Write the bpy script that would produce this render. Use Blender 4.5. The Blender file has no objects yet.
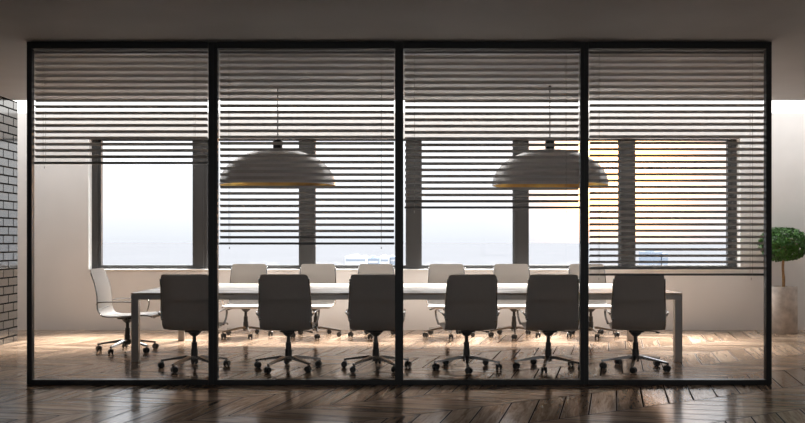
import bpy, bmesh, math, random
from mathutils import Vector, Matrix
PI = math.pi
random.seed(7)
scn = bpy.context.scene
COL = scn.collection.objects

# ------------------------------------------------------------------ materials
def new_mat(name):
    m = bpy.data.materials.new(name); m.use_nodes = True
    nt = m.node_tree
    return m, nt, nt.nodes['Principled BSDF']

def mat(name, col, rough=0.5, metal=0.0, noise=0.06, nscale=8.0, bump=0.0, stretch=(1, 1, 1), spec=0.5, coat=0.0):
    """principled material with a slight procedural variation of colour and, if asked, a bump"""
    m, nt, b = new_mat(name)
    tc = nt.nodes.new('ShaderNodeTexCoord'); mp = nt.nodes.new('ShaderNodeMapping')
    mp.inputs['Scale'].default_value = stretch
    n = nt.nodes.new('ShaderNodeTexNoise'); n.inputs['Scale'].default_value = nscale; n.inputs['Detail'].default_value = 4
    nt.links.new(tc.outputs['Object'], mp.inputs['Vector']); nt.links.new(mp.outputs[0], n.inputs['Vector'])
    r = nt.nodes.new('ShaderNodeValToRGB')
    lo = [max(0, c * (1 - noise)) for c in col]; hi = [min(1, c * (1 + noise)) for c in col]
    r.color_ramp.elements[0].position = 0.3; r.color_ramp.elements[1].position = 0.7
    r.color_ramp.elements[0].color = (*lo, 1); r.color_ramp.elements[1].color = (*hi, 1)
    nt.links.new(n.outputs['Fac'], r.inputs['Fac']); nt.links.new(r.outputs['Color'], b.inputs['Base Color'])
    b.inputs['Roughness'].default_value = rough; b.inputs['Metallic'].default_value = metal
    b.inputs['Specular IOR Level'].default_value = spec
    b.inputs['Coat Weight'].default_value = coat
    if bump:
        bp = nt.nodes.new('ShaderNodeBump'); bp.inputs['Strength'].default_value = bump; bp.inputs['Distance'].default_value = 0.01
        nt.links.new(n.outputs['Fac'], bp.inputs['Height']); nt.links.new(bp.outputs[0], b.inputs['Normal'])
    return m

def thin_glass(name, tint=(1, 1, 1), gloss=1.0, f0=0.025):
    m = bpy.data.materials.new(name); m.use_nodes = True; nt = m.node_tree
    nt.nodes.clear()
    o = nt.nodes.new('ShaderNodeOutputMaterial'); mx = nt.nodes.new('ShaderNodeMixShader')
    t = nt.nodes.new('ShaderNodeBsdfTransparent'); t.inputs[0].default_value = (*tint, 1)
    g = nt.nodes.new('ShaderNodeBsdfGlossy'); g.inputs['Roughness'].default_value = 0.0
    g.inputs['Color'].default_value = (gloss, gloss, gloss, 1)
    f = nt.nodes.new('ShaderNodeLayerWeight'); f.inputs['Blend'].default_value = 0.5
    p5 = nt.nodes.new('ShaderNodeMath'); p5.operation = 'POWER'; nt.links.new(f.outputs['Facing'], p5.inputs[0]); p5.inputs[1].default_value = 5.0
    ma = nt.nodes.new('ShaderNodeMath'); ma.operation = 'MULTIPLY_ADD'; nt.links.new(p5.outputs[0], ma.inputs[0])
    ma.inputs[1].default_value = 0.9; ma.inputs[2].default_value = f0
    nt.links.new(ma.outputs[0], mx.inputs[0]); nt.links.new(t.outputs[0], mx.inputs[1]); nt.links.new(g.outputs[0], mx.inputs[2])
    nt.links.new(mx.outputs[0], o.inputs['Surface'])
    return m

def emit(name, col, s):
    m = bpy.data.materials.new(name); m.use_nodes = True; nt = m.node_tree; nt.nodes.clear()
    o = nt.nodes.new('ShaderNodeOutputMaterial'); e = nt.nodes.new('ShaderNodeEmission')
    e.inputs[0].default_value = (*col, 1); e.inputs[1].default_value = s
    nt.links.new(e.outputs[0], o.inputs['Surface']); return m

def mth(nt, op, a, b=None, c=None):
    n = nt.nodes.new('ShaderNodeMath'); n.operation = op
    for i, v in enumerate((a, b, c)):
        if v is None: continue
        if isinstance(v, (int, float)): n.inputs[i].default_value = v
        else: nt.links.new(v, n.inputs[i])
    return n.outputs[0]

def chevron_floor():
    m, nt, b = new_mat('chevron_parquet')
    L = nt.links
    geo = nt.nodes.new('ShaderNodeNewGeometry')
    sp = nt.nodes.new('ShaderNodeSeparateXYZ'); L.new(geo.outputs['Position'], sp.inputs[0])
    X, Y = sp.outputs[0], sp.outputs[1]
    su, cu = 0.851, 0.5255
    u = mth(nt, 'ADD', mth(nt, 'MULTIPLY', X, su), mth(nt, 'MULTIPLY', Y, cu))
    v = mth(nt, 'ADD', mth(nt, 'MULTIPLY', X, -cu), mth(nt, 'MULTIPLY', Y, su))
    W, P = 0.68, 0.288
    v = mth(nt, 'ADD', v, -4.29 + W * 40)
    u = mth(nt, 'ADD', u, 60.0)
    pp = mth(nt, 'PINGPONG', v, W)
    band = mth(nt, 'FLOOR', mth(nt, 'DIVIDE', v, W))
    across = mth(nt, 'ADD', u, pp)
    along = mth(nt, 'SUBTRACT', u, pp)
    q = mth(nt, 'DIVIDE', across, P)
    pid = mth(nt, 'FLOOR', q)
    fr = mth(nt, 'FRACT', q)
    edge = mth(nt, 'MINIMUM', fr, mth(nt, 'SUBTRACT', 1.0, fr))            # 0 at the long seams
    edge = mth(nt, 'MULTIPLY', edge, P * 0.707)                             # metres
    e2 = mth(nt, 'MINIMUM', pp, mth(nt, 'SUBTRACT', W, pp))
    edge = mth(nt, 'MINIMUM', edge, e2)
    seam = nt.nodes.new('ShaderNodeMapRange'); L.new(edge, seam.inputs[0])
    seam.inputs['From Min'].default_value = 0.004; seam.inputs['From Max'].default_value = 0.0105
    cid = nt.nodes.new('ShaderNodeCombineXYZ'); L.new(pid, cid.inputs[0]); L.new(band, cid.inputs[1])
    wn = nt.nodes.new('ShaderNodeTexWhiteNoise'); wn.noise_dimensions = '3D'; L.new(cid.outputs[0], wn.inputs['Vector'])
    # grain
    g = nt.nodes.new('ShaderNodeCombineXYZ')
    L.new(mth(nt, 'MULTIPLY', along, 0.9), g.inputs[0])
    L.new(mth(nt, 'MULTIPLY', across, 9.0), g.inputs[1])
    L.new(mth(nt, 'MULTIPLY', wn.outputs['Value'], 37.0), g.inputs[2])
    n1 = nt.nodes.new('ShaderNodeTexNoise'); n1.inputs['Scale'].default_value = 1.6; n1.inputs['Detail'].default_value = 7
    n1.inputs['Roughness'].default_value = 0.62; n1.inputs['Distortion'].default_value = 0.7
    L.new(g.outputs[0], n1.inputs['Vector'])
    n2 = nt.nodes.new('ShaderNodeTexNoise'); n2.inputs['Scale'].default_value = 9; n2.inputs['Detail'].default_value = 3
    L.new(g.outputs[0], n2.inputs['Vector'])
    mixv = mth(nt, 'ADD', mth(nt, 'MULTIPLY', n1.outputs['Fac'], 0.75), mth(nt, 'MULTIPLY', n2.outputs['Fac'], 0.25))
    mixv = mth(nt, 'ADD', mixv, mth(nt, 'MULTIPLY', mth(nt, 'SUBTRACT', wn.outputs['Value'], 0.5), 0.22))
    ramp = nt.nodes.new('ShaderNodeValToRGB'); cr = ramp.color_ramp
    cr.elements[0].position = 0.26; cr.elements[0].color = (0.10, 0.062, 0.040, 1)
    cr.elements[1].position = 0.74; cr.elements[1].color = (0.60, 0.46, 0.335, 1)
    e = cr.elements.new(0.45); e.color = (0.30, 0.195, 0.125, 1)
    e = cr.elements.new(0.58); e.color = (0.46, 0.33, 0.235, 1)
    L.new(mixv, ramp.inputs[0])
    mc = nt.nodes.new('ShaderNodeMix'); mc.data_type = 'RGBA'
    L.new(seam.outputs[0], mc.inputs['Factor']); mc.inputs[6].default_value = (0.03, 0.018, 0.012, 1)
    L.new(ramp.outputs[0], mc.inputs[7]); L.new(mc.outputs[2], b.inputs['Base Color'])
    r = mth(nt, 'ADD', 0.075, mth(nt, 'MULTIPLY', n1.outputs['Fac'], 0.14))
    r = mth(nt, 'ADD', r, mth(nt, 'MULTIPLY', mth(nt, 'SUBTRACT', 1.0, seam.outputs[0]), 0.5))
    L.new(mth(nt, 'MULTIPLY', seam.outputs[0], 0.30), b.inputs['Specular IOR Level'])
    L.new(r, b.inputs['Roughness'])
    bp = nt.nodes.new('ShaderNodeBump'); bp.inputs['Strength'].default_value = 0.05; bp.inputs['Distance'].default_value = 0.002
    hh = mth(nt, 'ADD', seam.outputs[0], mth(nt, 'MULTIPLY', n2.outputs['Fac'], 0.25))
    L.new(hh, bp.inputs['Height']); L.new(bp.outputs[0], b.inputs['Normal'])
    return m

def brick_tiles():
    m, nt, b = new_mat('glazed_brick_tile'); L = nt.links
    geo = nt.nodes.new('ShaderNodeNewGeometry'); sp = nt.nodes.new('ShaderNodeSeparateXYZ'); L.new(geo.outputs['Position'], sp.inputs[0])
    cb = nt.nodes.new('ShaderNodeCombineXYZ')
    L.new(mth(nt, 'ADD', sp.outputs[1], sp.outputs[0]), cb.inputs[0]); L.new(mth(nt, 'ADD', sp.outputs[2], 0.03), cb.inputs[1])
    br = nt.nodes.new('ShaderNodeTexBrick'); L.new(cb.outputs[0], br.inputs['Vector'])
    br.offset = 0.5; br.inputs['Scale'].default_value = 1.0
    br.inputs['Brick Width'].default_value = 0.29; br.inputs['Row Height'].default_value = 0.107
    br.inputs['Mortar Size'].default_value = 0.010; br.inputs['Mortar Smooth'].default_value = 0.1
    br.inputs['Color1'].default_value = (0.050, 0.048, 0.046, 1); br.inputs['Color2'].default_value = (0.065, 0.062, 0.06, 1)
    br.inputs['Mortar'].default_value = (0.012, 0.012, 0.012, 1); b.inputs['IOR'].default_value = 1.85
    L.new(br.outputs['Color'], b.inputs['Base Color'])
    L.new(mth(nt, 'ADD', 0.10, mth(nt, 'MULTIPLY', br.outputs['Fac'], 0.7)), b.inputs['Roughness'])
    L.new(mth(nt, 'MULTIPLY', mth(nt, 'SUBTRACT', 1.0, br.outputs['Fac']), 0.9), b.inputs['Specular IOR Level'])
    bp = nt.nodes.new('ShaderNodeBump'); bp.invert = True; bp.inputs['Strength'].default_value = 0.3; bp.inputs['Distance'].default_value = 0.003
    L.new(br.outputs['Fac'], bp.inputs['Height']); L.new(bp.outputs[0], b.inputs['Normal'])
    return m

def tabletop_mat():
    m, nt, b = new_mat('pale_oak_tabletop'); L = nt.links
    tc = nt.nodes.new('ShaderNodeTexCoord'); mp = nt.nodes.new('ShaderNodeMapping'); mp.inputs['Scale'].default_value = (0.8, 5.0, 1)
    L.new(tc.outputs['Object'], mp.inputs[0])
    n = nt.nodes.new('ShaderNodeTexNoise'); n.inputs['Scale'].default_value = 1.6; n.inputs['Detail'].default_value = 6; n.inputs['Distortion'].default_value = 1.4
    L.new(mp.outputs[0], n.inputs['Vector'])
    r = nt.nodes.new('ShaderNodeValToRGB'); c = r.color_ramp
    c.elements[0].position = 0.32; c.elements[0].color = (0.17, 0.115, 0.08, 1)
    c.elements[1].position = 0.62; c.elements[1].color = (0.68, 0.63, 0.56, 1)
    e = c.elements.new(0.48); e.color = (0.40, 0.32, 0.24, 1)
    L.new(n.outputs['Fac'], r.inputs[0]); L.new(r.outputs[0], b.inputs['Base Color'])
    b.inputs['Roughness'].default_value = 0.45; b.inputs['Specular IOR Level'].default_value = 0.3
    return m

M = {}
M['floor'] = chevron_floor()
M['brick'] = brick_tiles()
M['tabletop'] = tabletop_mat()
M['wall'] = mat('painted_plaster', (0.77, 0.75, 0.74), 0.75, noise=0.03, nscale=3, bump=0.05)
M['reveal'] = mat('white_reveal_paint', (0.88, 0.87, 0.85), 0.6, noise=0.02)
M['ceiling'] = mat('concrete_grey_ceiling', (0.46, 0.46, 0.47), 0.7, noise=0.06, nscale=1.5)
M['dark_wall'] = mat('charcoal_plaster', (0.06, 0.058, 0.056), 0.8)
M['black'] = mat('black_powder_coat', (0.012, 0.013, 0.015), 0.38, noise=0.1, nscale=30)
M['window_frame'] = mat('dark_window_metal', (0.03, 0.03, 0.03), 0.45, noise=0.08, nscale=20)
M['mullion'] = mat('anthracite_mullion', (0.036, 0.034, 0.033), 0.5, noise=0.06, nscale=10)
M['slat'] = mat('grey_blind_slat', (0.66, 0.64, 0.625), 0.45, noise=0.04, nscale=5, spec=0.5)
M['headrail'] = mat('grey_blind_rail', (0.26, 0.24, 0.23), 0.4, noise=0.04)
M['blind_rail'] = mat('dark_blind_rail', (0.07, 0.062, 0.056), 0.4, noise=0.04)
M['cord'] = mat('grey_cord', (0.25, 0.24, 0.23), 0.8)
M['alu'] = mat('brushed_aluminium', (0.62, 0.61, 0.60), 0.32, 1.0, noise=0.04, nscale=6, stretch=(30, 1, 1))
M['tableframe'] = mat('satin_grey_frame', (0.36, 0.34, 0.32), 0.3, 0.75, noise=0.03, nscale=4)
M['leather'] = mat('pale_leather', (0.48, 0.445, 0.41), 0.55, noise=0.03, nscale=40, bump=0.04)
M['chrome'] = mat('polished_metal', (0.55, 0.545, 0.54), 0.16, 1.0, noise=0.02)
M['dark_metal'] = mat('dark_metal', (0.05, 0.048, 0.046), 0.35, 0.5, noise=0.05)
M['rubber'] = mat('black_caster_plastic', (0.018, 0.018, 0.018), 0.4, noise=0.1)
M['shade_out'] = mat('grey_lacquer_shade', (0.50, 0.48, 0.46), 0.25, 0.0, noise=0.02)
M['shade_in'] = mat('gold_leaf_lining', (0.95, 0.58, 0.16), 0.28, 1.0, noise=0.22, nscale=7)
M['concrete'] = mat('veined_concrete_pot', (0.45, 0.40, 0.36), 0.6, noise=0.3, bump=0.15)
M['soil'] = mat('dark_soil', (0.05, 0.035, 0.025), 0.95, noise=0.4, nscale=60, bump=0.6)
M['trunk'] = mat('tan_bark', (0.30, 0.17, 0.07), 0.8, noise=0.35, nscale=30, bump=0.4)
M['leaf'] = mat('glossy_green_leaf', (0.045, 0.15, 0.018), 0.38, noise=0.6, nscale=14)
M['glass'] = thin_glass('clear_partition_glass', (0.99, 0.992, 0.995), 1.0, 0.010)
M['winglass'] = thin_glass('window_glass', (0.99, 0.995, 1.0), 0.7)
M['lightstrip'] = emit('luminous_panel', (1.0, 0.98, 0.95), 2.3)
M['rear_fill'] = emit('rear_fill_glow', (0.98, 0.99, 1.0), 0.42)  # glow of the fill panel added behind the viewer
M['bulb'] = emit('warm_bulb', (1.0, 0.62, 0.25), 14.0)
M['haze_ground'] = mat('hazy_city_ground', (0.060, 0.0625, 0.068), 1.0, spec=0.0, noise=0.04, nscale=0.004)
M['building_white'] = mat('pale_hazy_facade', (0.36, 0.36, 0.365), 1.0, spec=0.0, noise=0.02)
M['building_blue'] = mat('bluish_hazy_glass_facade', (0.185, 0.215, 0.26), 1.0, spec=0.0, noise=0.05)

# ------------------------------------------------------------------ mesh helpers
def finish(bm, name, m, parent=None, smooth=False, autosmooth=None):
    me = bpy.data.meshes.new(name)
    bmesh.ops.recalc_face_normals(bm, faces=bm.faces[:])
    bm.to_mesh(me); bm.free()
    me.materials.append(m)
    if smooth:
        for p in me.polygons: p.use_smooth = True
        if autosmooth is not None:
            me.set_sharp_from_angle(angle=math.radians(autosmooth))
    o = bpy.data.objects.new(name, me); COL.link(o)
    if parent is not None: o.parent = parent
    return o

def box(bm, x0, x1, y0, y1, z0, z1, bevel=0.0):
    r = bmesh.ops.create_cube(bm, size=1)
    vs = r['verts']
    bmesh.ops.scale(bm, verts=vs, vec=(abs(x1 - x0), abs(y1 - y0), abs(z1 - z0)))
    bmesh.ops.translate(bm, verts=vs, vec=((x0 + x1) / 2, (y0 + y1) / 2, (z0 + z1) / 2))
    if bevel:
        es = list({e for v in vs for e in v.link_edges})
        bmesh.ops.bevel(bm, geom=es, offset=bevel, segments=2, affect='EDGES', profile=0.5)

def boxobj(name, dims, m, parent=None, bevel=0.0):
    bm = bmesh.new(); box(bm, *dims, bevel=bevel)
    return finish(bm, name, m, parent)

def lathe(bm, prof, n=32, cx=0, cy=0):
    """surface of revolution from (radius, z) points"""
    rings = []
    for r, z in prof:
        if r < 1e-6:
            rings.append([bm.verts.new((cx, cy, z))])
        else:
            rings.append([bm.verts.new((cx + r * math.cos(2 * PI * i / n), cy + r * math.sin(2 * PI * i / n), z)) for i in range(n)])
    for a, b in zip(rings, rings[1:]):
        for i in range(n):
            j = (i + 1) % n
            if len(a) == 1 and len(b) == 1: continue
            if len(a) == 1: bm.faces.new((a[0], b[j], b[i]))
            elif len(b) == 1: bm.faces.new((a[i], a[j], b[0]))
            else: bm.faces.new((a[i], a[j], b[j], b[i]))

def tube(bm, pts, r, n=8, flat=1.0):
    """tube swept along pts; r a number or a list; flat squeezes the section's second axis"""
    pts = [Vector(p) for p in pts]
    rs = r if isinstance(r, (list, tuple)) else [r] * len(pts)
    rings = []
    up = Vector((1, 0, 0))
    for i, p in enumerate(pts):
        t = (pts[min(i + 1, len(pts) - 1)] - pts[max(i - 1, 0)]).normalized()
        ref = up if abs(t.dot(up)) < 0.9 else Vector((0, 0, 1))
        a = (ref - t * ref.dot(t)).normalized(); b = t.cross(a).normalized()
        rings.append([bm.verts.new(p + a * rs[i] * math.cos(2 * PI * k / n) + b * rs[i] * flat * math.sin(2 * PI * k / n)) for k in range(n)])
    for a, b in zip(rings, rings[1:]):
        for k in range(n):
            j = (k + 1) % n
            bm.faces.new((a[k], a[j], b[j], b[k]))
    bm.faces.new(rings[0][::-1]); bm.faces.new(rings[-1])

def spline(pts, k=5):
    """Catmull-Rom through pts"""
    P = [Vector(p) for p in pts]; P = [P[0] * 2 - P[1]] + P + [P[-1] * 2 - P[-2]]
    out = []
    for i in range(1, len(P) - 2):
        for s in range(k):
            t = s / k
            a, b, c, d = P[i - 1], P[i], P[i + 1], P[i + 2]
            out.append(0.5 * ((2 * b) + (c - a) * t + (2 * a - 5 * b + 4 * c - d) * t * t + (3 * b - a - 3 * c + d) * t ** 3))
    out.append(P[-2]); return out

def empty(name, loc, label, cat, group=None, rz=0.0, kind=None):
    o = bpy.data.objects.new(name, None); COL.link(o)
    o.empty_display_size = 0.2
    o.location = loc; o.rotation_euler = (0, 0, rz)
    o['label'] = label; o['category'] = cat
    if group: o['group'] = group
    if kind: o['kind'] = kind
    return o

def tag(o, label, cat, group=None, kind=None):
    o['label'] = label; o['category'] = cat
    if group: o['group'] = group
    if kind: o['kind'] = kind
    return o

def struct(o, label, cat):
    o['kind'] = 'structure'; o['label'] = label; o['category'] = cat
    return o

def kids(o): return [c for c in scn.objects if c.parent == o]
def dup(root, loc, rz, label, group=None):
    r = root.copy(); COL.link(r); r.location = loc; r.rotation_euler = (0, 0, rz); r['label'] = label
    if group: r['group'] = group
    for ch in kids(root):
        c = ch.copy(); COL.link(c); c.parent = r
        for g in kids(ch):
            d = g.copy(); COL.link(d); d.parent = c
    return r

# ------------------------------------------------------------------ camera frame of reference (metres)
EYE = 1.30; CEIL = 3.08; WALL = 13.0; PART = 8.11

# ------------------------------------------------------------------ room shell
XL, XR = -4.97, 7.6
struct(boxobj('floor', (-8.2, XR + .2, -3.2, WALL + .05, -0.12, 0.0), M['floor']), 'brown chevron parquet floor with a soft shine', 'floor')
STRIP0 = 11.45
struct(boxobj('ceiling', (-8.2, XR + .2, -3.2, STRIP0, CEIL, CEIL + .25), M['ceiling']), 'plain dark grey ceiling', 'ceiling')
# back wall with the long window opening
wx0, wx1 = (88 - 402.5) / 69.2, (741 - 402.5) / 69.2
wz0, wz1 = 0.865, 2.785
bm = bmesh.new()
WT = 0.30
box(bm, -8.2, XR + .2, WALL, WALL + WT, -0.12, wz0)
box(bm, -8.2, XR + .2, WALL, WALL + WT, wz1, 3.45)
box(bm, -8.2, wx0, WALL, WALL + WT, wz0, wz1)
box(bm, wx1, XR + .2, WALL, WALL + WT, wz0, wz1)
struct(finish(bm, 'wall_back', M['wall']), 'pale beige back wall around the long band of windows', 'wall')
bm = bmesh.new()
t = 0.012
box(bm, wx0, wx0 + t, WALL - .004, WALL + WT, wz0, wz1); box(bm, wx1 - t, wx1, WALL - .004, WALL + WT, wz0, wz1)
box(bm, wx0 + t, wx1 - t, WALL - .004, WALL + WT, wz1 - t, wz1)
box(bm, wx0 + t, wx1 - t, WALL - .012, WALL + WT, wz0, wz0 + t)
struct(finish(bm, 'trim_1', M['reveal']), 'white reveal and sill lining the window band', 'window trim')
# left glazed brick wall, ending short of the back wall
struct(boxobj('wall_left', (XL - .35, XL, -3.0, 11.62, 0, CEIL), M['brick']), 'grey glazed brick wall at the left edge', 'wall')
struct(boxobj('wall_far_left', (-8.4, -8.2, -3.2, WALL, -0.12, 3.45), M['wall']), 'plain wall far behind the brick wall', 'wall')
struct(boxobj('wall_right', (XR, XR + .2, -3.2, WALL, 0, 3.45), M['wall']), 'pale beige right wall', 'wall')
struct(boxobj('wall_front', (-8.2, XR, -3.2, -3.0, 0, CEIL), M['dark_wall']), 'grey wall behind the viewer', 'wall')
# luminous strip in the ceiling along the back wall
ls = empty('ceiling_light_strip', (0, (STRIP0 + WALL) / 2, CEIL), 'long glowing white ceiling strip running above the back windows', 'ceiling light')
bm = bmesh.new(); box(bm, -8.2, XR, STRIP0 - ls.location.y + .001, WALL - ls.location.y - .001, 0.055, 0.075); finish(bm, 'diffuser', M['lightstrip'], ls)
bm = bmesh.new(); box(bm, -8.2, XR, STRIP0 - ls.location.y + .001, STRIP0 - ls.location.y + .02, 0.0, 0.055); finish(bm, 'light_frame', M['reveal'], ls)
struct(boxobj('ceiling_slab', (-8.2, XR + .2, STRIP0, WALL, CEIL + .1, CEIL + .25), M['ceiling']), 'slab over the light strip', 'ceiling')

# unseen glowing panel, added behind the viewer as soft fill light
wb = bpy.data.objects.new('window_7', None); COL.link(wb); wb.location = (-0.3, -2.99, 0.03)
struct(wb, 'wide glowing fill panel added behind the viewer', 'window')
bm = bmesh.new(); box(bm, -7.6, 7.6, 0, .02, 0, 3.0); finish(bm, 'fill_pane', M['rear_fill'], wb)
bm = bmesh.new(); box(bm, -7.65, 7.65, .0, .05, 3.0, 3.04); box(bm, -7.65, 7.65, 0, .05, -.025, 0); finish(bm, 'window_frame', M['window_frame'], wb)  # dark rim strips of the added fill panel
# ------------------------------------------------------------------ windows: six bays between dark mullions
s2 = 900 / (WALL + .20)
yf = WALL + .16
fx0, fx1 = wx0 + t, wx1 - t
mull = [(192.7, 207), (299.3, 314.3), (406.5, 421), (514.2, 528.4), (620.6, 635.4)]
mw = [((a - 402.5) / 68.7, (b - 402.5) / 68.7) for a, b in mull]
jl = (97 - 402.5) / 68.7; jr = (732 - 402.5) / 68.7
fz0, fz1 = wz0 + t, wz1 - t
for k, (a, b) in enumerate(mw):
    bm = bmesh.new(); box(bm, a, b, yf - .05, yf + .10, fz0, fz1, 0.004)
    box(bm, a + .05, b - .05, yf - .062, yf - .05, fz0, fz1)
    struct(finish(bm, 'trim_%d' % (k + 2), M['mullion']), ['leftmost', 'second from left', 'middle', 'fourth from left', 'rightmost'][k] + ' anthracite mullion between two window panes', 'mullion')
bm = bmesh.new(); box(bm, fx0, jl, yf - .03, yf + .1, fz0, fz1, .004); struct(finish(bm, 'trim_7', M['mullion']), 'grey jamb at the left end of the windows', 'window jamb')
bm = bmesh.new(); box(bm, jr, fx1, yf - .03, yf + .1, fz0, fz1, .004); struct(finish(bm, 'trim_8', M['mullion']), 'grey jamb at the right end of the windows', 'window jamb')
bays = []
xs = [jl] + [v for p in mw for v in p] + [jr]
for i in range(0, 12, 2): bays.append((xs[i], xs[i + 1]))
for k, (a, b) in enumerate(bays):
    f = .045 if k in (0, 5) else .02
    fl = .045 if k == 0 else .012; fr = .045 if k == 5 else .012
    w = bpy.data.objects.new('window_%d' % (k + 1), None); COL.link(w); w.location = ((a + b) / 2, yf, fz0)
    struct(w, ['leftmost', 'second from left', 'third from left', 'fourth from left', 'fifth from left', 'rightmost'][k] + ' tall dark framed window pane onto a white hazy sky', 'window')
    hw = (b - a) / 2; H = fz1 - fz0
    bm = bmesh.new()
    box(bm, -hw, -hw + fl, -.02, .06, 0, H); box(bm, hw - fr, hw, -.02, .06, 0, H)
    box(bm, -hw + fl, hw - fr, -.02, .06, 0, .055); box(bm, -hw + fl, hw - fr, -.02, .06, H - .022, H)
    finish(bm, 'window_frame', M['window_frame'], w)
    bm = bmesh.new(); box(bm, -hw + fl, hw - fr, .018, .024, .055, H - .022); finish(bm, 'glass_pane', M['winglass'], w)

# ------------------------------------------------------------------ glass partition
S = 111.0
def px(p): return (p - 402.5) / S
pl, pr = px(28), px(770.5)
part = empty('glass_partition', ((pl + pr) / 2, PART, 0), 'black framed glass partition with four tall clear panes across the room', 'glass partition')
cx = part.location.x
posts = [(28, 33), (209, 218), (395, 403.3), (580, 588), (765, 770.5)]
PH = CEIL - .002
for a, b in posts:
    bm = bmesh.new(); box(bm, px(a) - cx, px(b) - cx, -.032, .032, .0, PH, .003)
    if b - a > 7:
        box(bm, (px(a) + px(b)) / 2 - cx - .004, (px(a) + px(b)) / 2 - cx + .004, -.036, -.032, .0, PH)
    finish(bm, 'post', M['black'], part)
gaps = [(px(posts[i][1]), px(posts[i + 1][0])) for i in range(4)]
for a, b in gaps:
    bm = bmesh.new(); box(bm, a - cx, b - cx, -.045, .045, 0.0, .046, .003); finish(bm, 'bottom_rail', M['black'], part)
    bm = bmesh.new(); box(bm, a - cx, b - cx, -.045, .045, PH - .062, PH, .003); finish(bm, 'top_rail', M['black'], part)
    bm = bmesh.new(); box(bm, a - cx, b - cx, -.005, .005, .046, PH - .062); finish(bm, 'glass_pane', M['glass'], part)

# ------------------------------------------------------------------ venetian blinds, right behind the glass
BY = PART + .075
SB = 900 / BY
def bx(p): return (p - 402.5) / SB
blinds = [(34.5, 208, 163, 'shortest venetian blind, drawn down over the top third of the leftmost pane'),
          (219.5, 394.5, 243.5, 'grey venetian blind in the second pane from the left, in front of a dome lamp'),
          (404.5, 579.3, 207.5, 'grey venetian blind drawn halfway down the third pane from the left'),
          (589, 764.5, 274.5, 'longest venetian blind, drawn far down the rightmost pane')]
pitch = 6.26 / SB
for a, b, yb, lab in blinds:
    x0, x1 = bx(a), bx(b); c = (x0 + x1) / 2; hw = (x1 - x0) / 2
    ztop = CEIL - .066
    zb = EYE + (240 - yb) / SB
    r = empty('venetian_blind', (c, BY, ztop), lab, 'blind', 'venetian blinds behind the glass partition')
    bm = bmesh.new(); box(bm, -hw, hw, -.02, .02, -.022, 0, .002); finish(bm, 'headrail', M['headrail'], r)
    zr = zb - ztop
    bm = bmesh.new(); box(bm, -hw, hw, -.022, .022, zr - .010, zr + .010, .003); finish(bm, 'bottom_rail', M['blind_rail'], r)
    n = int(round((-(zr) - .045) / pitch)); 
    bm = bmesh.new()
    ang = math.radians(27)                       # room-side edge up
    for k in range(1, n + 1):
        z = zr + k * pitch
        if z > -.03: break
        pr_ = []
        for q in range(7):
            w = (q / 6 - .5) * .048
            crown = .004 * (1 - (2 * q / 6 - 1) ** 2)
            yy = w * math.cos(ang) + crown * math.sin(ang); zz = -w * math.sin(ang) + crown * math.cos(ang)
            pr_.append((yy, zz))
        th = .0009
        loops = []
        for X in (-hw + .004, hw - .004):
            up = [bm.verts.new((X, y, z + zz + th)) for y, zz in pr_]
            dn = [bm.verts.new((X, y, z + zz - th)) for y, zz in pr_]
            loops.append(up + dn[::-1])
        L0, L1 = loops; N = len(L0)
        for i in range(N):
            j = (i + 1) % N
            bm.faces.new((L0[i], L0[j], L1[j], L1[i]))
        bm.faces.new(L0[::-1]); bm.faces.new(L1)
    finish(bm, 'slats', M['slat'], r, smooth=True, autosmooth=40)
    for X in (-hw + .09, hw - .12):
        bm = bmesh.new()
        for Y in (-.028, .028):
            tube(bm, [(X, Y, -.02), (X, Y, zr - .008)], .0012, 5)
        tube(bm, [(X, 0, zr - .05), (X, 0, zr - .03)], .003, 6)
        finish(bm, 'ladder_cord', M['cord'], r)

# ------------------------------------------------------------------ conference table
TS = 900 / 93.8
tx0, tx1 = (131 - 402.5) / 93.8, (682.5 - 402.5) / 93.8
ty0, ty1 = TS, 11.68
TZ = .735
tc_ = ((tx0 + tx1) / 2, (ty0 + ty1) / 2)
tb = empty('conference_table', (tc_[0], tc_[1], 0), 'long pale wood conference table on square grey metal legs', 'table')
hx, hy = (tx1 - tx0) / 2, (ty1 - ty0) / 2
bm = bmesh.new(); box(bm, -hx, hx, -hy, hy, TZ - .022, TZ, .003); finish(bm, 'tabletop', M['tabletop'], tb)
bm = bmesh.new()
A = TZ - .0225; B_ = TZ - .072
box(bm, -hx, hx, -hy, -hy + .04, B_, A, .002); box(bm, -hx, hx, hy - .04, hy, B_, A, .002)
box(bm, -hx, -hx + .04, -hy + .04, hy - .04, B_, A, .002); box(bm, hx - .04, hx, -hy + .04, hy - .04, B_, A, .002)
for q in (-1.0, 1.0): box(bm, q - .03, q + .03, -hy + .04, hy - .04, B_, A)
finish(bm, 'apron', M['tableframe'], tb)
lw = .078
for sx in (-1, 1):
    for sy in (-1, 1):
        bm = bmesh.new()
        xa, xb = sorted((sx * hx, sx * (hx - lw))); ya, yb_ = sorted((sy * hy, sy * (hy - lw)))
        box(bm, xa, xb, ya, yb_, 0, B_ - .0005, .003); finish(bm, 'leg', M['tableframe'], tb)

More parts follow.
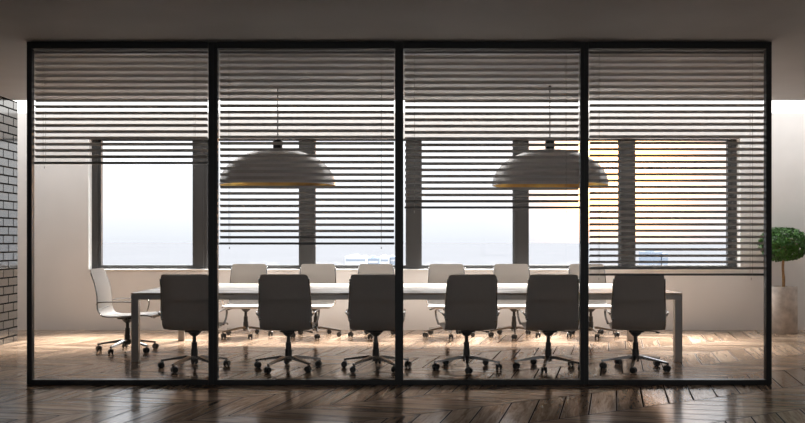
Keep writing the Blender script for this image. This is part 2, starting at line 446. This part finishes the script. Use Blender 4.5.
# ------------------------------------------------------------------ office chair (faces +Y, origin on the floor under its column)
prof = spline([(0, .365, .402), (0, .345, .425), (0, .26, .436), (0, .12, .428), (0, -.05, .418), (0, -.16, .418), (0, -.225, .438),
               (0, -.262, .500), (0, -.268, .585), (0, -.276, .680), (0, -.300, .790), (0, -.332, .880), (0, -.362, .965)], 4)
def sling(bm, pts, half, th, taper_top=False):
    N = len(pts); rows = []
    for i, p in enumerate(pts):
        t = (pts[min(i + 1, N - 1)] - pts[max(i - 1, 0)]).normalized()
        nrm = Vector((0, -t.z, t.y)) * -1
        w = half(p, i, N)
        row = []
        K = 8
        for side in (1, -1):
            xs_ = [(-1 + 2 * k / K) for k in range(K + 1)]
            if side == -1: xs_ = xs_[::-1]
            for f in xs_:
                edge = 1 - .6 * max(0, abs(f) - .8) / .2
                dish = .006 * (1 - f * f)
                row.append(bm.verts.new(p + Vector((f * w, 0, 0)) + nrm * (side * th / 2 * edge - dish)))
        rows.append(row)
    R = len(rows[0])
    for a, b in zip(rows, rows[1:]):
        for k in range(R):
            j = (k + 1) % R
            bm.faces.new((a[k], a[j], b[j], b[k]))
    bm.faces.new(rows[0][::-1]); bm.faces.new(rows[-1])
split = 6 * 4
def half_seat(p, i, N):
    w = .252
    if p.y > .33: w -= .03 * min(1, (p.y - .33) / .035)
    return w
def half_back(p, i, N):
    w = .253 - .018 * max(0, (p.z - .60)) / .36
    d = .965 - p.z
    if d < .03: w -= .03 - math.sqrt(max(0, .03 ** 2 - (.03 - d) ** 2))
    return w

def make_chair(label):
    r = empty('office_chair', (0, 0, 0), label, 'chair')
    bm = bmesh.new(); sling(bm, prof[:split + 1], half_seat, .022); finish(bm, 'seat', M['leather'], r, smooth=True, autosmooth=50)
    top = prof[split:]
    extra = [Vector((0, -.362 + .002 * 0, .965))]
    pts = top[:-1] + [top[-1] - (top[-1] - top[-2]) * f for f in (.6, .3, .12, 0)]
    pts = [p for i, p in enumerate(pts)]
    bm = bmesh.new(); sling(bm, pts, half_back, .022); finish(bm, 'backrest', M['leather'], r, smooth=True, autosmooth=50)
    for s in (-1, 1):                                # polished side rails along the sling
        bm = bmesh.new()
        tube(bm, [Vector((s * (half_back(p, 0, 0) + .004 if p.z > .5 else s * 0 + .257), 0, 0)) * (s if p.z <= .5 else 1) + Vector((0, p.y, p.z)) - Vector((0, 0, 0)) for p in prof[2:-2]], .0085, 6)
        finish(bm, 'side_rail', M['chrome'], r, smooth=True)
        bm = bmesh.new()
        arm = spline([(s * .262, -.275, .56), (s * .285, -.24, .585), (s * .292, -.10, .592), (s * .292, .06, .592), (s * .292, .145, .582),
                      (s * .290, .172, .548), (s * .282, .165, .49), (s * .262, .15, .432)], 4)
        tube(bm, arm, .0105, 6, .75); finish(bm, 'armrest', M['chrome'], r, smooth=True)
    bm = bmesh.new()                                 # tilt mechanism under the seat
    box(bm, -.075, .075, -.10, .11, .375, .402, .008)
    lathe(bm, [(0, .375), (.07, .375), (.045, .345), (.028, .33), (0, .33)], 20)
    box(bm, -.20, .20, -.015, .02, .392, .407, .003)
    mech = finish(bm, 'tilt_mechanism', M['dark_metal'], r, smooth=True, autosmooth=35)
    bm = bmesh.new(); tube(bm, [(.06, .02, .385), (.14, .04, .380), (.215, .05, .366)], .005, 6); tube(bm, [(.205, .049, .367), (.24, .055, .362)], .009, 6)
    finish(bm, 'lever', M['dark_metal'], mech, smooth=True)
    bm = bmesh.new()
    lathe(bm, [(0, .335), (.019, .335), (.019, .27), (.028, .268), (.029, .20), (.034, .195), (.036, .12), (.038, .10), (.036, .075), (0, .075)], 20)
    finish(bm, 'gas_column', M['dark_metal'], r, smooth=True, autosmooth=30)
    for k in range(5):
        bm = bmesh.new()
        seg = [(0, .02, .118, .030, .020), (0, .08, .122, .026, .018), (0, .22, .101, .020, .013), (0, .345, .081, .014, .011)]
        rings = []
        for _, y, z, w, h in seg:
            rings.append([bm.verts.new(v) for v in ((-w, y, z - h), (w, y, z - h), (w * .75, y, z + h * .7), (-w * .75, y, z + h * .7))])
        for a, b in zip(rings, rings[1:]):
            for q in range(4): bm.faces.new((a[q], a[(q + 1) % 4], b[(q + 1) % 4], b[q]))
        bm.faces.new(rings[0][::-1]); bm.faces.new(rings[-1])
        lathe(bm, [(0, .092), (.012, .092), (.012, .062), (0, .062)], 10, 0, .335)
        leg = finish(bm, 'base_leg', M['chrome'], r)
        leg.rotation_euler = (0, 0, 2 * PI * k / 5)
        bm = bmesh.new()
        for sx in (-1, 1):
            tmp = bmesh.new(); lathe(tmp, [(0, -.010), (.026, -.010), (.030, -.006), (.030, .006), (.026, .010), (.012, .011), (0, .010)], 18)
            me = bpy.data.meshes.new('t'); 
            bmesh.ops.rotate(tmp, verts=tmp.verts, cent=(0, 0, 0), matrix=Matrix.Rotation(PI / 2, 3, 'Y'))
            bmesh.ops.translate(tmp, verts=tmp.verts, vec=(sx * .019, -.012, .030)); tmp.to_mesh(me); tmp.free()
            bm.from_mesh(me); bpy.data.meshes.remove(me)
        box(bm, -.007, .007, -.022, .012, .028, .064, .003)
        tube(bm, [(-.028, -.012, .030), (.028, -.012, .030)], .007, 8)
        c = finish(bm, 'caster', M['rubber'], leg, smooth=True, autosmooth=40)
        c.location = (0, .335, 0); c.rotation_euler = (0, 0, random.uniform(-PI, PI))
    return r

proto = make_chair('white leather office chair standing at the left end of the table, seen from the side')
used = [False]
def chair(x, y, rz, base, label, group):
    if not used[0]:
        used[0] = True; c = proto; c.location = (x, y, 0); c.rotation_euler = (0, 0, rz); c['label'] = label; c['group'] = group
    else: c = dup(proto, (x, y, 0), rz, label, group)
    k = 0
    for ch in kids(c):
        if ch.name.startswith('base_leg'):
            ch.rotation_euler = (0, 0, base - rz + 2 * PI * k / 5); k += 1
            for g in kids(ch): g.rotation_euler = (0, 0, random.uniform(-PI, PI))
    return c
G1 = 'office chairs around the conference table'
chair((127.3 - 402.5) / 85.3, 10.56, math.radians(-90), math.radians(93), 'white office chair standing alone at the left end of the table, seen from the side', G1)
near = [(194.6, -2, 12, 'dark backed near side chair half behind the first post, leftmost of the near row'),
        (288.6, 0, 8, 'near side chair seen from behind under the left dome lamp, second in the near row'),
        (375.9, 0, -2, 'near side chair seen from behind, its right edge behind the middle post'),
        (466.5, 5.5, 178, 'near side chair seen from behind just right of the middle post'),
        (548.2, -1, 20, 'near side chair seen from behind, below the right dome lamp'),
        (635.4, -9, 160, 'near side chair seen from behind, rightmost of the near row, under the longest blind')]
for p, rz, base, lab in near:
    chair((p - 402.5) / 98.8, 9.10, math.radians(rz), math.radians(base), lab, G1)
far = [(246.5, 182, 200, 'beige far side chair facing the viewer, leftmost of the far row'),
       (316.0, 180, 190, 'beige far side chair below the left dome lamp, second from left in the far row'),
       (376.0, 181, 170, 'beige far side chair showing directly above the near chair at the middle post'),
       (447.0, 179, 186, 'beige far side chair facing the viewer, first right of the middle post'),
       (513.5, 179, 175, 'beige far side chair facing the viewer below the right dome lamp'),
       (590.0, 178, 182, 'beige far side chair behind the longest blind, rightmost of the far row')]
for p, rz, base, lab in far:
    chair((p - 402.5) / 73.6, 12.17, math.radians(rz), math.radians(base), lab, G1)

# ------------------------------------------------------------------ pendant lamps
def make_pendant(label):
    r = empty('pendant_lamp', (0, 0, 0), label, 'pendant lamp', 'dome pendant lamps over the table')
    R, Hh = .665, .42
    def dome(R, Hh, z0, n=22, p=2.15):
        out = []
        for i in range(n + 1):
            a = PI / 2 * i / n
            out.append((R * math.cos(a) ** (2 / p) if i < n else 0.0, z0 + Hh * math.sin(a) ** (2 / 2.0)))
        return out
    bm = bmesh.new(); o = dome(R, Hh, 0); lathe(bm, [(R - .006, 0)] + o, 72); finish(bm, 'lamp_shade', M['shade_out'], r, smooth=True, autosmooth=60)
    bm = bmesh.new(); i_ = dome(R - .008, Hh - .010, 0.001); lathe(bm, i_, 72)
    lin = finish(bm, 'gold_lining', M['shade_in'], r, smooth=True); lin['label'] = 'gold lining inside the shade'
    bm = bmesh.new(); lathe(bm, [(0, Hh - .006), (.055, Hh - .006), (.055, Hh + .095), (.045, Hh + .105), (0, Hh + .105)], 28); finish(bm, 'lamp_cap', M['black'], r, smooth=True, autosmooth=40)
    bm = bmesh.new(); lathe(bm, [(0, Hh - .012), (.03, Hh - .012), (.03, Hh - .08), (0, Hh - .08)], 20); sk = finish(bm, 'lamp_socket', M['black'], r, smooth=True, autosmooth=40)
    bm = bmesh.new(); lathe(bm, [(0, Hh - .08), (.02, Hh - .082), (.03, Hh - .11), (.045, Hh - .15), (.04, Hh - .18), (.02, Hh - .195), (0, Hh - .198)], 20); finish(bm, 'light_bulb', M['bulb'], sk, smooth=True)
    return r
lz = EYE + (240 - 185.6) / 86.5
pend = make_pendant('grey dome pendant lamp with gold inside, hanging left in front of the second blind pane')
LY = 10.4
tops = CEIL - lz
bm = bmesh.new(); tube(bm, [(0, 0, .51), (0, 0, tops - .02)], .0065, 6); lathe(bm, [(0, tops - .02), (.014, tops - .02), (.014, tops), (0, tops)], 20)
finish(bm, 'power_cord', M['black'], pend)
pend.location = ((277.8 - 402.5) / 86.5, LY, lz)
pend['label'] = 'left of the two grey dome pendant lamps, gold inside, over the table'
dup(pend, ((549.8 - 402.5) / 86.5, LY, lz), 0.4, 'right of the two grey gold-lined dome lamps, partly behind a post')

# ------------------------------------------------------------------ potted ball tree
px_, py_ = (783.4 - 402.5) / 71.26, 12.63
pt = empty('potted_tree', (px_, py_, 0), 'round clipped green ball tree in a tall stone cylinder pot by the right wall', 'potted plant')
bm = bmesh.new(); lathe(bm, [(0, 0), (.180, 0), (.184, .006), (.184, .645), (.181, .650), (.160, .650), (.157, .645), (.157, .60), (0, .60)], 48)
finish(bm, 'pot', M['concrete'], pt, smooth=True, autosmooth=40)
bm = bmesh.new(); lathe(bm, [(.156, .61), (.10, .622), (0, .63)], 24); finish(bm, 'soil', M['soil'], pt, smooth=True)
bm = bmesh.new()
tube(bm, spline([(0, 0, .60), (.004, .0, .75), (-.006, .004, .92), (.004, 0, 1.08), (0, 0, 1.25)], 4), [.021] * 6 + [.018] * 6 + [.014] * 5, 10)
for k in range(9):
    a = k * 2.4; tube(bm, [(0, 0, 1.08 + .015 * k), (.10 * math.cos(a), .10 * math.sin(a), 1.17 + .012 * k), (.2 * math.cos(a), .2 * math.sin(a), 1.22 + .012 * k)], [.010, .007, .004], 6)
finish(bm, 'trunk', M['trunk'], pt, smooth=True)
bm = bmesh.new()
rnd = random.Random(3)
for k in range(3600):
    while True:
        d = Vector((rnd.uniform(-1, 1), rnd.uniform(-1, 1), rnd.uniform(-1, 1)))
        if .05 < d.length < 1: break
    d.normalize()
    rr = rnd.uniform(.72, 1.0) ** .6
    lump = 1 + .05 * math.sin(5 * d.x + 1) * math.cos(4 * d.z + 2 * d.y)
    zc = d.z * (.235 if d.z > 0 else .255)
    c = Vector((d.x * .335, d.y * .31, zc)) * rr * lump + Vector((0, 0, 1.25))
    L_ = rnd.uniform(.030, .050); Wd = L_ * .40
    nrm = (d + Vector((rnd.gauss(0, .5), rnd.gauss(0, .5), rnd.gauss(0, .5) + .2))).normalized()
    tdir = nrm.orthogonal().normalized(); tdir.rotate(Matrix.Rotation(rnd.uniform(0, 2 * PI), 3, nrm)); b = nrm.cross(tdir)
    v = [bm.verts.new(c - tdir * L_ / 2), bm.verts.new(c + b * Wd + nrm * .003), bm.verts.new(c + tdir * L_ / 2 - nrm * .004), bm.verts.new(c - b * Wd + nrm * .003)]
    m_ = bm.verts.new(c - nrm * .002)
    for q in range(4): bm.faces.new((v[q], v[(q + 1) % 4], m_))
finish(bm, 'foliage', M['leaf'], pt)

# ------------------------------------------------------------------ hazy city far below the windows
g = boxobj('ground', (-9000, 9000, 60, 19000, -61, -60), M['haze_ground']); g['kind'] = 'structure'; g['label'] = 'hazy pale city ground far below the windows'; g['category'] = 'ground'
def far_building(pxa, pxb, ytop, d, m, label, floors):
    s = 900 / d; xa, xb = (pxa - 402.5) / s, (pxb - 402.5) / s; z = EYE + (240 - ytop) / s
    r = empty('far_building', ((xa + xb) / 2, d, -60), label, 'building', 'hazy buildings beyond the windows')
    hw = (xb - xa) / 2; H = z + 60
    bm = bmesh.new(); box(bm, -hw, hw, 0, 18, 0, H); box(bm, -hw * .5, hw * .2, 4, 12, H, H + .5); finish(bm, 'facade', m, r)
    bm = bmesh.new()
    for k in range(floors):
        zz = H - 1.2 - k * 1.3
        box(bm, -hw + .3, hw - .3, -.04, .0, zz - .28, zz + .28)
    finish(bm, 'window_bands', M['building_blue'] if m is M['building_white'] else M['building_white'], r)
    return r
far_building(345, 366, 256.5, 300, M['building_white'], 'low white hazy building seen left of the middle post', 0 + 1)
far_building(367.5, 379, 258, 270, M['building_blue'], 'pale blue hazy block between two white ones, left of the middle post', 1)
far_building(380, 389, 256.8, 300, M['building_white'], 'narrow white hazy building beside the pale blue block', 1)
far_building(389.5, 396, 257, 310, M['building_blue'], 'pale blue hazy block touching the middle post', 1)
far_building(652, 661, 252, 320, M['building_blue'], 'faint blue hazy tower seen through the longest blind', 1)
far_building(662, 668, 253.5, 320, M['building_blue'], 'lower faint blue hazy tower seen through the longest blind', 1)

# ------------------------------------------------------------------ sky
w = bpy.data.worlds.new('sky'); scn.world = w; w.use_nodes = True; nt = w.node_tree; L = nt.links
bg = nt.nodes['Background']
tc = nt.nodes.new('ShaderNodeTexCoord')
sp = nt.nodes.new('ShaderNodeSeparateXYZ'); L.new(tc.outputs['Generated'], sp.inputs[0])
rp = nt.nodes.new('ShaderNodeValToRGB'); c = rp.color_ramp
c.elements[0].position = 0.0; c.elements[0].color = (.42, .46, .53, 1)
c.elements[1].position = 1.0; c.elements[1].color = (7.2, 7.3, 7.4, 1)
for p_, col in ((.47, (.47, .50, .55, 1)), (.50, (.57, .59, .62, 1)), (.508, (.62, .635, .66, 1)), (.52, (.72, .73, .74, 1)), (.55, (.88, .885, .89, 1)), (.66, (1.35, 1.38, 1.42, 1)), (.74, (4.0, 4.05, 4.1, 1))):
    e = c.elements.new(p_); e.color = col
zr = nt.nodes.new('ShaderNodeMapRange'); zr.inputs['From Min'].default_value = -1; zr.inputs['From Max'].default_value = 1
L.new(sp.outputs[2], zr.inputs[0]); L.new(zr.outputs[0], rp.inputs[0])
sun = Vector((222 / 900, 1, 80 / 900)).normalized()
nv = nt.nodes.new('ShaderNodeVectorMath'); nv.operation = 'NORMALIZE'; L.new(tc.outputs['Generated'], nv.inputs[0])
dt = nt.nodes.new('ShaderNodeVectorMath'); dt.operation = 'DOT_PRODUCT'; L.new(nv.outputs[0], dt.inputs[0]); dt.inputs[1].default_value = sun
gl = mth(nt, 'POWER', mth(nt, 'MAXIMUM', dt.outputs['Value'], 0.0), 600.0)
gm = nt.nodes.new('ShaderNodeMix'); gm.data_type = 'RGBA'; gm.blend_type = 'ADD'
gc = nt.nodes.new('ShaderNodeVectorMath'); gc.operation = 'SCALE'; gc.inputs[0].default_value = (10.0, 4.2, 0.9); L.new(gl, gc.inputs['Scale'])
gm.inputs['Factor'].default_value = 1.0
L.new(rp.outputs[0], gm.inputs[6]); L.new(gc.outputs[0], gm.inputs[7])
L.new(gm.outputs[2], bg.inputs['Color']); bg.inputs['Strength'].default_value = 1.62

sl = bpy.data.lights.new('sun', 'SUN'); so = bpy.data.objects.new('sun', sl); COL.link(so)
sl.energy = 30.0; sl.angle = math.radians(28); sl.color = (1.0, 0.94, 0.86)
az, el = math.radians(16), math.radians(47)                  # high sun outside the windows, a little to the right
sd = Vector((math.sin(az) * math.cos(el), math.cos(az) * math.cos(el), math.sin(el)))
so.rotation_euler = sd.to_track_quat('Z', 'Y').to_euler(); so.location = (4, 30, 30)
# ------------------------------------------------------------------ camera
cam = bpy.data.cameras.new('camera'); co = bpy.data.objects.new('camera', cam); COL.link(co)
co.location = (0, 0, EYE); co.rotation_euler = (PI / 2, 0, 0)
cam.sensor_width = 36; cam.lens = 900 / 805 * 36; cam.shift_y = 28.5 / 805; cam.clip_end = 20000; cam.clip_start = .05
scn.camera = co
scn.view_settings.view_transform = 'Standard'; scn.view_settings.look = 'None'
scn.view_settings.exposure = 0.08; scn.view_settings.gamma = 1.0; scn.view_settings.use_curve_mapping = False
scn.cycles.use_denoising = True
scn.cycles.max_bounces = 10; scn.cycles.diffuse_bounces = 6; scn.cycles.glossy_bounces = 5; scn.cycles.transparent_max_bounces = 16
scn.cycles.sample_clamp_indirect = 6.0
scn.cycles.caustics_reflective = False
